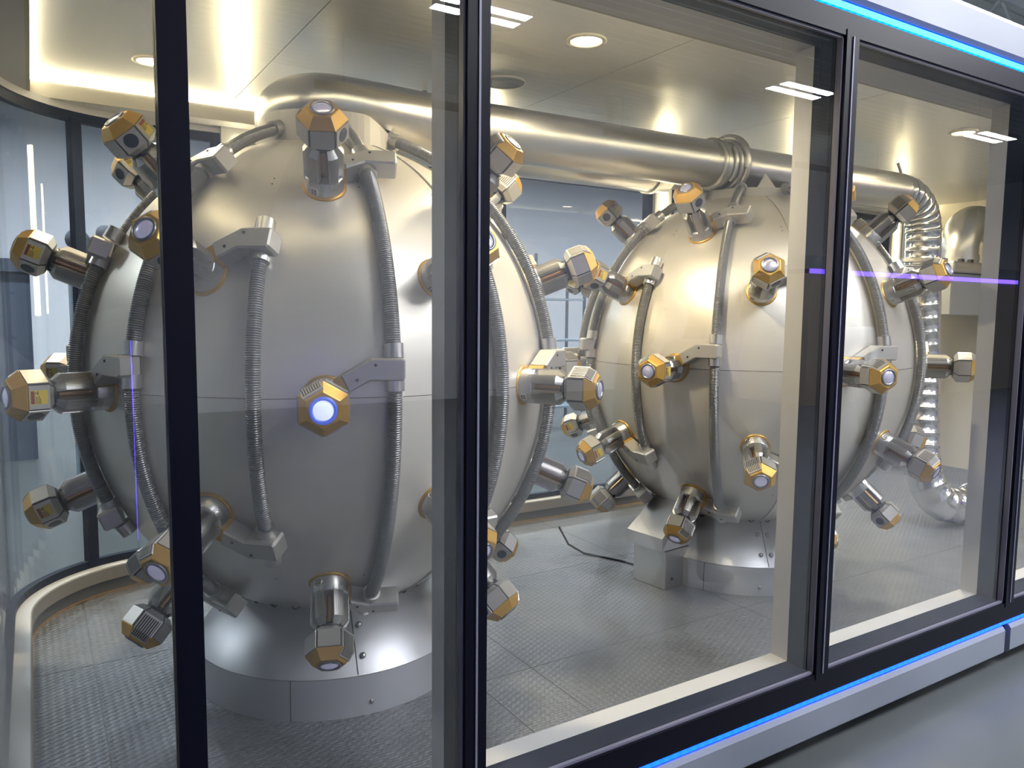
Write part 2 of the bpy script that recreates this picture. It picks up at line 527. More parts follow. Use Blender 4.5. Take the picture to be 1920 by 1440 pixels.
# ceiling : tray panel, fascia, soffit, cove strips
ce = struct(empty('ceiling', (0, 0, 0)), 'brushed aluminium ceiling panels of the glass room')
YFI, XFI, YFF = 4.10, 0.035, 1.98
cxs = [XFI, 0.886, 2.15, 3.40, 4.65, 5.9, XR]
for i in range(len(cxs)-1):
    MB().box(cxs[i]+0.002, cxs[i+1]-0.002, YFF, YFI, ZC, ZC+0.01).build('ceiling_panel', 'ceiling_alu', ce)
struct(MB().box(-0.6, XR+0.2, 1.75, 4.45, ZC+0.03, ZC+0.12).build('roof_deck', 'soffit_white', ce))
for i in range(1, len(cxs)-1):
    MB().box(cxs[i]-0.004, cxs[i]+0.004, YFF, YFI, ZC+0.004, ZC+0.02).build('joint_strip', 'lining_white', ce)
struct(MB().box(XFI, XR, YFI, YFI+0.015, ZT, ZC+0.02).build('trim_7', 'fascia_white'), 'warm lit fascia under the back cove light')
struct(MB().box(XFI-0.015, XFI, YFF, YFI+0.015, ZT, ZC+0.02).build('trim_8', 'fascia_white'), 'warm lit fascia on the left of the ceiling')
struct(MB().box(XFI, XR, YFF-0.015, YFF, ZT, ZC+0.02).build('trim_9', 'fascia_white'))
struct(MB().box(-0.3, XR, YFI+0.015, 4.36, ZT, ZT+0.012).build('ceiling_soffit_back', 'soffit_white'))
struct(MB().box(-0.3, XFI-0.015, 1.82, YFI+0.015, ZT, ZT+0.012).build('ceiling_soffit_left', 'soffit_white'))
struct(MB().box(XFI-0.015, XR, 1.80, YFF-0.015, ZT, ZT+0.012).build('ceiling_soffit_front', 'soffit_white'))
tag(MB().box(XFI, XR, YFI-0.002, YFI, ZC-0.020, ZC-0.004).build('cove_light', 'cove_led'), 'warm cove light strip along the back edge of the ceiling', 'light strip', 'cove lights')
tag(MB().box(XFI, XFI+0.002, YFF+0.4, YFI-0.012, ZC-0.022, ZC-0.004).build('cove_light', 'cove_led'), 'warm cove light strip along the left edge of the ceiling', 'light strip', 'cove lights')
tag(MB().box(XFI, XR, YFF, YFF+0.002, ZC-0.020, ZC-0.004).build('cove_light', 'cove_led'), 'warm cove light strip along the front edge of the ceiling', 'light strip', 'cove lights')
# downlights
dn_ring = MB().lathe([(0.075, 0), (0.078, -0.006), (0.062, -0.010), (0.058, -0.002)], 28, cap0=False, cap1=False).mesh('trim_ring', 'down_ring')
dn_disc = MB().lathe([(0.0, -0.004), (0.058, -0.003)], 28, cap0=False, cap1=False).mesh('diffuser', 'down_white')
NM = {(1.815, 2.405): 'lit ceiling downlight in front of the speaker disc', (0.468, 3.586): 'lit ceiling downlight near the back left cove',
      (4.454, 2.396): 'lit ceiling downlight at the far right of the room'}
for dx, dy in ((1.815, 2.40), (4.454, 2.40), (0.468, 3.586), (3.13, 3.586), (5.8, 3.586)):
    if True:
        d = empty('downlight', (dx, dy, ZC))
        inst('trim_ring', dn_ring, d)
        inst('diffuser', dn_disc, d)
        key = min(NM, key=lambda q: abs(q[0]-dx)+abs(q[1]-dy))
        near = abs(key[0]-dx)+abs(key[1]-dy) < 0.03
        tag(d, NM[key] if near else ('ceiling downlight above the overhead pipe near the right vessel' if dx < 4 else 'ceiling downlight near the wall unit at far right'), 'downlight', 'ceiling downlights')
        ld = bpy.data.lights.new('downlight_lamp', 'AREA')
        ld.shape = 'DISK'; ld.size = 0.11; ld.energy = DOWN_W; ld.color = WARM; ld.spread = radians(150)
        lo = bpy.data.objects.new('downlight_lamp', ld)
        COL.objects.link(lo); lo.parent = d; lo.location = (0, 0, -0.015)
sp = empty('ceiling_speaker', (1.83, 3.02, ZC))
MB().lathe([(0.095, 0.0), (0.098, -0.008), (0.090, -0.010)], 36, cap1=False).build('rim', 'down_ring', sp)
MB().lathe([(0.0, -0.008), (0.090, -0.0085)], 36, cap0=False, cap1=False).build('grille', 'speaker_grey', sp)
tag(sp, 'flat grey round speaker disc in the ceiling', 'speaker')

# ------------------------------------------------------------------ front facade
YD, YW = 1.80, 1.875      # dark reveal ends, white lining ends
for k, (a, b) in enumerate(MULL):
    p = struct(empty('trim_mullion', (0, 0, 0)), 'black facade mullion')
    MB().box(a, b, YF-0.025, YF+0.012, ZB-0.02, ZT+0.02).build('front_cap', 'frame_black', p)
    if k:
        MB().box(a+0.004, b-0.004, YF+0.012, YD, ZB, ZT).build('dark_reveal', 'frame_navy', p)
        MB().box(a+0.004, b-0.004, YD, YW, ZF, ZT).build('white_lining', 'lining_white', p)
        MB().box(a-0.006, a, YF-0.012, YF+0.01, ZB, ZT).build('gasket', 'gasket', p)
        MB().box(b, b+0.004, YF-0.012, YF+0.01, ZB, ZT).build('gasket', 'gasket', p)
        MB().box((a+b)/2-0.003, (a+b)/2+0.003, YF-0.029, YF-0.024, ZB, ZT).build('groove_strip', 'gasket', p)
    else:
        MB().box(a+0.004, b-0.004, YF+0.012, YF+0.05, ZB, ZT).build('dark_reveal', 'frame_black', p)
XS = MULL[0][0]
RF = 0.345
front = arc(XS, YF+RF, RF, pi, 1.5*pi, 18) + [(XR+0.1, YF, 0, -1)]      # outward normal, glass line
LW = [(XS-RF, 2.3, -1, 0)] + front
FR = [(XS+0.02, YF, 0, -1), (XR+0.1, YF, 0, -1)]
arc_only = arc(XS, YF+RF, RF, pi, 1.5*pi, 18)
# bottom and top bars, LEDs, skirt, fascia : follow the rounded corner
def bar(name, mats, prof, label, path=None):
    return struct(MB().sweep(path or LW, prof, closed=True).build(name, mats), label)
bar('trim_10', 'frame_black', [(0.0, 0.215), (0.022, 0.215), (0.022, ZB), (0.0, ZB)], 'black lower frame bar of the facade')
bar('trim_11', 'frame_navy', [(-(YD-YF), ZF), (0.0, ZF), (0.0, ZB), (-(YD-YF), ZB)], 'dark lower reveal behind the glass', FR)
bar('trim_12', 'lining_white', [(-(YW-YF), ZF), (-(YD-YF), ZF), (-(YD-YF), ZB+0.001), (-(YW-YF), ZB+0.001)], 'white sill lining behind the glass', FR)
bar('trim_13', 'gasket', [(0.0, ZB), (0.012, ZB), (0.012, ZB+0.008), (0.0, ZB+0.008)], 'grey glazing bead along the lower frame')
bar('trim_14', 'frame_black', [(0.0, ZT), (0.022, ZT), (0.022, 2.605), (0.0, 2.605)], 'black upper frame bar of the facade')
bar('trim_15', 'frame_navy', [(-(YD-YF), ZT), (0.0, ZT), (0.0, ZT+0.05), (-(YD-YF), ZT+0.05)], 'dark upper reveal behind the glass', FR)
bar('trim_16', 'gasket', [(0.0, ZT-0.008), (0.012, ZT-0.008), (0.012, ZT), (0.0, ZT)], 'grey glazing bead along the upper frame')
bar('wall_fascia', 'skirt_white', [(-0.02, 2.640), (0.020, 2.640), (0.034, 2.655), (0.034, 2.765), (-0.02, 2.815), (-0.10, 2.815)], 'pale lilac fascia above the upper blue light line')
bar('wall_roof_edge', 'frame_black', [(-0.12, 2.60), (0.008, 2.60), (0.008, 2.645), (-0.12, 2.645)], 'black channel behind the upper blue light line')  # roof edge of the wall, behind the light strip
# skirt panels, split by a black gap at the far mullion
SK = [(-0.02, 0.06), (0.020, 0.06), (0.034, 0.075), (0.034, 0.176), (0.022, 0.192), (-0.02, 0.192)]
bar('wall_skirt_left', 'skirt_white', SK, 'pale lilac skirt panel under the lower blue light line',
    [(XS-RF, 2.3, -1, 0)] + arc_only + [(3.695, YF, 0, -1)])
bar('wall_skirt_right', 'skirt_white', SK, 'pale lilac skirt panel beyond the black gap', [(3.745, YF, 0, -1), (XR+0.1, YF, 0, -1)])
bar('wall_skirt_core', 'frame_black', [(-0.10, 0.06), (0.005, 0.06), (0.005, 0.216), (-0.10, 0.216)], 'black channel behind the skirt')  # wall core that carries the skirt panels
bar('wall_base', 'hall_dark', [(-0.45, 0.0), (-0.25, 0.0), (-0.25, 0.07), (-0.45, 0.07)], 'dark recessed base under the platform', [(0.9, YF, 0, -1), (XR, YF, 0, -1)])
tag(MB().sweep(LW, [(0.004, 0.199), (0.022, 0.199), (0.022, 0.213), (0.004, 0.213)], closed=True).build('light_strip', 'led_blue'),
    'bright blue light line along the lower edge of the facade', 'light strip')
tag(MB().sweep(LW, [(0.006, 2.610), (0.024, 2.610), (0.024, 2.632), (0.006, 2.632)], closed=True).build('light_strip', 'led_cyan'),
    'bright cyan light line along the upper edge of the facade', 'light strip')
# panes
def fpane(a, b, name, label):
    o = MB().box(a, b, YF-0.003, YF+0.003, ZB, ZT).build(name, 'glass')
    return struct(o, label)
fpane(0.282, 0.911, 'window_1', 'narrow clear pane in front of the left vessel')
fpane(0.974, 2.352, 'window_2', 'wide clear pane in the middle of the facade')
fpane(2.42, 3.70, 'window_3', 'clear pane at the right of the facade')
fpane(3.77, 5.10, 'window_10', 'clear pane at the far right edge')
fpane(5.17, 6.5, 'window_11', 'clear pane beyond the far right edge')
struct(MB().sweep([(XS-RF, 3.0, -1, 0)] + arc_only, [(-0.003, ZB), (0.003, ZB), (0.003, ZT), (-0.003, ZT)], closed=True, smooth=False).build('window_12', 'glass'),
       'curved corner pane at the left of the facade')
for p_ in bpy.data.objects['window_12'].data.polygons:
    if abs(p_.normal.z) < 0.5: p_.use_smooth = True

# ------------------------------------------------------------------ vessels
A_, B_ = 0.845, 0.89
NG = 14
HA = pi/NG
ZE = 1.345
LAT_A, LAT_B = radians(45.3), radians(23.3)
LATT = math.acos(0.235/A_)
LATB = -math.acos(0.335/A_)
def surf(lat, az, off=0.0):
    """local point on the vessel; az measured from -y toward +x"""
    r, z = A_*cos(lat), B_*sin(lat)
    nr, nz = cos(lat)/A_, sin(lat)/B_
    l = sqrt(nr*nr+nz*nz)
    r += off*nr/l; z += off*nz/l
    return Vector((r*sin(az), -r*cos(az), z))
def frame_at(lat, az):
    nr, nz = cos(lat)/A_, sin(lat)/B_
    l = sqrt(nr*nr+nz*nz); nr /= l; nz /= l
    o = Vector((nr*sin(az), -nr*cos(az), nz))
    e = Vector((cos(az), sin(az), 0))
    nn = o.cross(e)
    return e, nn, o
def panel_mesh(l0, l1):
    mb = MB()
    nu, nv = 8, 22
    vs, fs = [], []
    h = HA-0.0011
    for j in range(nv+1):
        lat = l0+(l1-l0)*j/nv
        for i in range(nu+1):
            u = -h+2*h*i/nu
            fl = 0.55*(cos(HA)/cos(u))+0.45
            lift = 0.008*(0.5-0.5*u/h)
            if i == 0: lift += 0.001
            p = surf(lat, u)
            f = fl*1.012
            vs.append((p.x*f+sin(u)*lift, p.y*f-cos(u)*lift, p.z))
    w = nu+1
    for j in range(nv):
        for i in range(nu):
            fs.append((j*w+i, j*w+i+1, (j+1)*w+i+1, (j+1)*w+i))
    mb.add(vs, fs, 0, True)
    # little screw pairs beside the seam
    for tl in ((0.30, 0.335), (0.62, 0.645)):
        for q in tl:
            lat = l0+(l1-l0)*(q if l0 >= 0 else 1-q)
            for du in (0.80,):
                p = surf(lat, du*h, 0.0035)
                e_ = Vector((cos(du*h), sin(du*h), 0)); n_ = (surf(lat+0.01, du*h)-surf(lat-0.01, du*h)).normalized()
                mb.add([p+(e_*cos(t)+n_*sin(t))*0.0032 for t in [2*pi*i/7 for i in range(7)]], [tuple(range(7))], 1)
    # folded edges
    def inner(v): return (v[0]*0.982, v[1]*0.982, v[2])
    for i in (0, nu):
        ev = [vs[j*w+i] for j in range(nv+1)]
        iv = [inner(v) for v in ev]
        q = [(j, j+1, nv+2+j, nv+1+j) if i == 0 else (j+1, j, nv+1+j, nv+2+j) for j in range(nv)]
        mb.add(ev+iv, q, 0)
    for j in (0, nv):
        ev = vs[j*w:(j+1)*w]
        iv = [inner(v) for v in ev]
        mb.add(ev+iv, [(i, i+1, w+i+1, w+i) for i in range(nu)], 0)
    return mb
g_eq = 0.0012
PU = panel_mesh(g_eq, LATT).mesh('panel_upper', ['vessel_steel', 'screw_dark'])
PL = panel_mesh(LATB, -g_eq).mesh('panel_lower', ['vessel_steel', 'screw_dark'])
blk = MB().lathe([(A_*0.972*cos(t), B_*0.98*sin(t)) for t in [LATB*0.99+(LATT-LATB)*i/30 for i in range(31)]], 56)  # unseen dark shell added to stop light leaking between the panels
LIGHT_BLOCK = blk.mesh('light_block', 'matte_dark')
RB, RT, ZCT, ZPT = 0.523, 0.365, 0.555, 0.345
PLINTH = MB().lathe([(RB, ZF), (RB, ZPT-0.002)], 72, cap0=False).mesh('plinth', 'base_steel')
CONE = MB().lathe([(RB-0.001, ZPT), (RT, ZCT), (RT-0.06, ZCT)], 72, cap0=False, cap1=False).mesh('base_cone', 'base_steel')
BOLT = MB().lathe([(0.011, 0), (0.011, 0.005), (0.007, 0.009), (0.0, 0.0095)], 14, cap1=False).mesh('bolt', 'bolt_steel')
SCREW = MB().lathe([(0.0045, 0), (0.0045, 0.002), (0.0, 0.0025)], 8, cap1=False).mesh('screw', 'screw_dark')
NOTCH = MB().lathe([(0.024, -0.012), (0.024, 0.004), (0.016, 0.004), (0.013, -0.006)], 18, cap1=True).mesh('notch', 'screw_dark')

# ---------------- sensor head parts (local z points out of the vessel, x east, y north)
def fin_mesh():
    mb = MB()
    ng = 7
    hw = radians(15.5)
    ri, ro = 0.034, 0.0605
    angs, rad = [], []
    for i in range(2*ng+1):
        a = -hw+2*hw*i/(2*ng)
        for da, dr in ((-0.25, 0), (0.25, 0)) if i % 2 == 0 else ((-0.25, -0.0035), (0.25, -0.0035)):
            angs.append(min(hw, max(-hw, a+da*2*hw/(2*ng)))); rad.append(ro+dr)
    def ring(z, k, grooves=True):
        vs = [((rad[i] if grooves else ro)*k*cos(a), (rad[i] if grooves else ro)*k*sin(a), z) for i, a in enumerate(angs)]
        vs += [(ri*cos(hw), ri*sin(hw), z), (ri*cos(-hw), ri*sin(-hw), z)]
        return vs
    rings = [ring(0.036, 1), ring(0.138, 1), ring(0.140, 0.975, False), ring(0.160, 0.70, False)]
    m = len(rings[0])
    vs = sum(rings, [])
    fs = []
    for j in range(3):
        for i in range(m):
            k = (i+1) % m
            fs.append((j*m+i, j*m+k, (j+1)*m+k, (j+1)*m+i))
    fs.append(tuple(range(m))[::-1]); fs.append(tuple(range(3*m, 4*m)))
    mb.add(vs, fs)
    return mb
FIN = fin_mesh().mesh('fin', 'satin_alu')
RING = MB().lathe([(0.068, -0.014), (0.068, 0.002), (0.065, 0.006), (0.054, 0.006)], 32, cap0=False, cap1=False).mesh('base_ring', 'gold')
BARREL = MB().lathe([(0.0595, -0.02), (0.0595, 0.050), (0.056, 0.054), (0.024, 0.054)], 32, cap0=False).mesh('barrel', 'satin_alu')
CORE = MB().lathe([(0.0195, 0.05), (0.0195, 0.155)], 18, cap0=False).mesh('core_rod', 'copper')
NECK = MB().lathe([(0.040, 0.153), (0.042, 0.160), (0.040, 0.166), (0.038, 0.178)], 20).mesh('neck', 'rubber')
cn = MB().lathe([(0.015, 0.0), (0.015, 0.004), (0.012, 0.004), (0.012, 0.003)], 18, cap1=True)
for a in range(4):
    t = a*pi/2+pi/4
    k = MB().lathe([(0.0026, 0.003), (0.0026, 0.0045)], 6)
    cn.add([(v[0]+0.006*cos(t), v[1]+0.006*sin(t), v[2]) for v in k.v], k.f, 1)
CONN = cn.mesh('connector', ['satin_alu', 'screw_dark'])
RH = 0.074
AP = RH*cos(pi/6)
RH0 = 0.052
ZH0, ZH1, ZH2, ZH3 = 0.168, 0.187, 0.244, 0.276
HCORE = MB().lathe([(RH0, ZH0), (RH-0.003, ZH1), (RH-0.003, ZH2)], 6, smooth=False, a0=pi/6).mesh('head', 'head_core')
CAP = MB().lathe([(RH-0.001, ZH2-0.002), (RH-0.001, ZH2), (RH-0.003, ZH2+0.003), (0.050, ZH3-0.002), (0.047, ZH3)], 6, smooth=False, a0=pi/6, cap0=False).mesh('gold_nose', 'gold')
LRING = MB().lathe([(0.035, ZH3-0.002), (0.035, ZH3+0.004), (0.029, ZH3+0.005), (0.026, ZH3+0.001)], 24, cap0=False, cap1=False).mesh('lens_ring', 'lens_ring')
LRINGL = MB().lathe([(0.036, ZH3-0.002), (0.036, ZH3+0.004), (0.029, ZH3+0.005), (0.026, ZH3+0.001)], 24, cap0=False, cap1=False).mesh('lens_ring', 'lens_ring_lit')
lp = [(0.0275, ZH3), (0.022, ZH3+0.003), (0.012, ZH3+0.005), (0.0, ZH3+0.0055)]
LENS = MB().lathe(lp, 20, cap0=False, cap1=False).mesh('lens', 'lens')
LENSL = MB().lathe(lp, 20, cap0=False, cap1=False).mesh('lens', 'lens_lit')
def side_panel():
    """plate on the hexagon face whose normal is +x"""
    mb = MB()
    hw = RH*0.5-0.0035
    w0 = RH0*0.5-0.003
    ap0 = RH0*cos(pi/6)
    t = 0.0025
    outer = [(ap0+t, -w0, ZH0+0.002), (ap0+t, w0, ZH0+0.002), (AP+t, hw, ZH1), (AP+t, hw, ZH2-0.003), (AP+t, -hw, ZH2-0.003), (AP+t, -hw, ZH1)]
    inner = [(x-0.004, y, z) for x, y, z in outer]
    mb.add(outer+inner, [(0, 1, 2, 5), (5, 2, 3, 4)] + [(i, 6+i, 6+(i+1) % 6, (i+1) % 6) for i in range(6)])
    return mb
SPANEL = side_panel().mesh('side_panel', 'head_silver')
xf = AP+0.0026
pt = MB().lathe([(0.021, 0), (0.021, 0.0012), (0.018, 0.0016)], 24, cap0=False)
PORT = MB().add([(xf+v[2], v[0], (ZH1+ZH2)/2-0.001+v[1]) for v in pt.v], pt.f).mesh('port_disc', 'port_blue')
# vented cover: a framed plate on the side that folds over the gold slope
apf = 0.050*cos(pi/6)
gm = MB()
def fold(y0, z0_, y1, z1_, t, mi):
    def xat(z): return (AP if z <= ZH2 else AP+(apf-AP)*(z-ZH2)/(ZH3-ZH2))
    q = [(xat(z0_)+t, y0, z0_), (xat(z0_)+t, y1, z0_), (xat(z1_)+t, y1, z1_), (xat(z1_)+t, y0, z1_)]
    qi = [(x-t-0.002, y, z) for x, y, z in q]
    gm.add(q+qi, [(0, 1, 2, 3)]+[(i, 4+i, 4+(i+1) % 4, (i+1) % 4) for i in range(4)], mi)
for za, zb_, hw_ in ((ZH1+0.003, ZH2, 0.032), (ZH2, ZH3-0.008, 0.029)):
    fold(-hw_, za, hw_, zb_, 0.0035, 0)
    fold(-hw_+0.004, za+(0.004 if za < ZH2-0.01 else 0), hw_-0.004, zb_-(0 if za < ZH2-0.01 else 0.004), 0.0042, 1)
    for i in range(7):
        yy = -hw_+0.0065+i*(2*hw_-0.013)/6.6
        fold(yy, za+(0.004 if za < ZH2-0.01 else 0), yy+0.0028, zb_-(0 if za < ZH2-0.01 else 0.004), 0.0052, 0)
GRILLE = gm.mesh('vent_grille', ['head_silver', 'screw_dark'])
# warning label: dark red block, trefoil, lines of small print
lb = MB().box(xf-0.001, xf+0.0006, -0.020, 0.020, ZH1+0.006, ZH2-0.006, 0)
z0, z1 = ZH1+0.006, ZH2-0.006
lb.box(xf, xf+0.0010, -0.018, 0.018, z1-0.011, z1-0.0015, 1)
cy, cz = 0.012, z1-0.018
k = MB().lathe([(0.0012, 0), (0.0012, 0.0005)], 8)
lb.add([(xf+0.0006+v[2], cy+v[0], cz+v[1]) for v in k.v], k.f, 2)
for a in (90, 210, 330):
    pts = [(0.0018*cos(radians(a+d)), 0.0018*sin(radians(a+d))) for d in (-30, 30)] + [(0.0052*cos(radians(a+d)), 0.0052*sin(radians(a+d))) for d in (30, 0, -30)]
    lb.add([(xf+0.0011, cy+p[0], cz+p[1]) for p in pts], [(0, 1, 2, 3, 4)], 2)
for i, (zz, l) in enumerate(((z1-0.0145, 0.020), (z1-0.0185, 0.019), (z1-0.0225, 0.022), (z1-0.0262, 0.014))):
    xx = -0.018
    while xx < -0.018+l:
        wl = random.uniform(0.002, 0.004)
        lb.box(xf, xf+0.0010, xx, xx+wl, zz-0.0009, zz+0.0009, 2)
        xx += wl+0.0008
LABEL = lb.mesh('warning_label', ['label_yellow', 'label_red', 'print_black'])
# bracket arm: plate outline in the tangent plane (x toward the hose)
def bracket(sg):
    pts = [(0.066, 0.022), (0.125, 0.054), (0.218, 0.054), (0.224, 0.062), (0.224, 0.112), (0.216, 0.118), (0.128, 0.118), (0.044, 0.070)]
    pts = [(x, y*sg) for x, y in pts]
    if sg < 0: pts = pts[::-1]
    mb = MB()
    zb, zt, b = 0.004, 0.066, 0.006
    cx = sum(p[0] for p in pts)/8; cyy = sum(p[1] for p in pts)/8
    ins = []
    n = len(pts)
    for i in range(n):
        p0, p1, p2 = Vector(pts[i-1]), Vector(pts[i]), Vector(pts[(i+1) % n])
        d1 = (p1-p0).normalized(); d2 = (p2-p1).normalized()
        nn = Vector((-(d1.y+d2.y), d1.x+d2.x)).normalized()
        ins.append((p1.x+nn.x*b*0.8, p1.y+nn.y*b*0.8))
    vs = [(x, y, zb) for x, y in pts]+[(x, y, zt-b) for x, y in pts]+[(x, y, zt) for x, y in ins]
    fs = [tuple(range(n))[::-1], tuple(range(2*n, 3*n))]
    for j in range(2):
        fs += [(j*n+i, j*n+(i+1) % n, (j+1)*n+(i+1) % n, (j+1)*n+i) for i in range(n)]
    mb.add(vs, fs)
    return mb
def joint(sg):
    pts = [(0.046, 0.010), (0.070, 0.024), (0.046, 0.069), (0.022, 0.055)]
    pts = [(x, y*sg) for x, y in pts]
    if sg < 0: pts = pts[::-1]
    return MB().prism(pts, 0.002, 0.058)
BRK = {s: bracket(s).mesh('bracket_arm', 'bracket_alu') for s in (1, -1)}
JNT = {s: joint(s).mesh('gold_joint', 'gold') for s in (1, -1)}
CLR = MB().lathe([(0.0285, -0.021), (0.0285, 0.021)], 24).mesh('collar', 'satin_alu')

def lamp(C, lat, az, row, lit=False):
    e, nn, o = frame_at(lat, az)
    base = C + surf(lat, az)
    r = empty('sensor_head')
    Mx = Matrix.Identity(4)
    for i in range(3):
        Mx[i][0], Mx[i][1], Mx[i][2], Mx[i][3] = e[i], nn[i], o[i], base[i]
    r.matrix_basis = Mx
    inst('base_ring', RING, r)
    b = inst('barrel', BARREL, r)
    roll = {'top': radians(30), 'bottom': radians(-90)}.get(row, 0.0)
    for i in range(6):
        inst('fin', FIN, b, rz=i*pi/3 + (0 if row in ('top', 'bottom') else pi/6))
    inst('core_rod', CORE, b)
    ca = radians({'top': 240, 'bottom': 125, 'middle': 215, 'upper': 225, 'lower': 130}[row])
    c = inst('connector', CONN, b)
    c.matrix_basis = Matrix.Translation((0.0585*cos(ca), 0.0585*sin(ca), 0.022)) @ Matrix.Rotation(ca, 4, 'Z') @ Matrix.Rotation(pi/2, 4, 'Y')
    inst('neck', NECK, r)
    h = inst('head', HCORE, r, rz=roll)
    for i in range(6):
        inst('side_panel', SPANEL, h, rz=i*pi/3)
    inst('gold_nose', CAP, h)
    inst('lens_ring', LRINGL if lit else LRING, h)
    inst('lens', LENSL if lit else LENS, h)
    inst('warning_label', LABEL, h, rz=0.0)
    inst('vent_grille', GRILLE, h, rz=2*pi/3)
    inst('port_disc', PORT, h, rz=-pi/3)
    sg = -1 if row in ('lower', 'bottom') else 1
    k = inst('bracket_arm', BRK[sg], r)
    inst('gold_joint', JNT[sg], k)
    for q in ((0.088, 0.058), (0.140, 0.100)):
        inst('screw', SCREW, k, (q[0], q[1]*sg, 0.066))
    return r
ORD = ['first', 'second', 'third', 'fourth', 'fifth', 'sixth', 'seventh']
HOFF = 0.040
def hose_path(l0, l1, rib=0.0068):
    """meridian at local az 0"""
    pts, d = [], 0
    n = 400
    lats = [l0+(l1-l0)*i/n for i in range(n+1)]
    P3 = [surf(t, 0, HOFF) for t in lats]
    acc = [0]
    for i in range(n): acc.append(acc[-1]+(P3[i+1]-P3[i]).length)
    L = acc[-1]
    m = max(2, int(L/rib))
    out, rad = [], []
    j = 0
    for i in range(m):
        for f, r in ((0.0, 0.0186), (0.25, 0.0218), (0.65, 0.0218), (0.88, 0.0186)):
            s = (i+f)*L/m
            while j < n-1 and acc[j+1] < s: j += 1
            t = (s-acc[j])/max(1e-9, acc[j+1]-acc[j])
            out.append(P3[j].lerp(P3[j+1], t)); rad.append(r)
    return MB().tube(out, rad, 12)
def shifted(lat, dn):
    """latitude reached when moving dn along the meridian"""
    t = lat
    for _ in range(20):
        t += dn/20/sqrt((A_*sin(t))**2+(B_*cos(t))**2)
    return t
BN = 0.086
lat_blk = {'top': shifted(LAT_A, BN), 'middle': shifted(0, BN), 'bottom': shifted(-LAT_A, -BN), 'upper': shifted(LAT_B, BN), 'lower': shifted(-LAT_B, -BN)}
H = 0.034
HS = {
    'A1': hose_path(shifted(lat_blk['top'], H), LATT-0.02).mesh('hose_top', 'hose_grey'),
    'A2': hose_path(shifted(lat_blk['middle'], H), shifted(lat_blk['top'], -H)).mesh('hose_upper', 'hose_grey'),
    'A3': hose_path(shifted(lat_blk['bottom'], H), shifted(lat_blk['middle'], -H)).mesh('hose_lower', 'hose_grey'),
    'B': hose_path(shifted(lat_blk['lower'], H), shifted(lat_blk['upper'], -H)).mesh('hose_middle', 'hose_grey'),
}
def collar_at(parent, lat, az):
    e, nn, o = frame_at(lat, az)
    p = surf(lat, az, HOFF)
    c = inst('collar', CLR, parent)
    Mx = Matrix.Identity(4)
    for i in range(3):
        Mx[i][0], Mx[i][1], Mx[i][2], Mx[i][3] = o[i], e[i], nn[i], p[i]
    c.matrix_basis = Mx
def side(a, camaz):
    return (a-camaz+pi) % (2*pi)-pi

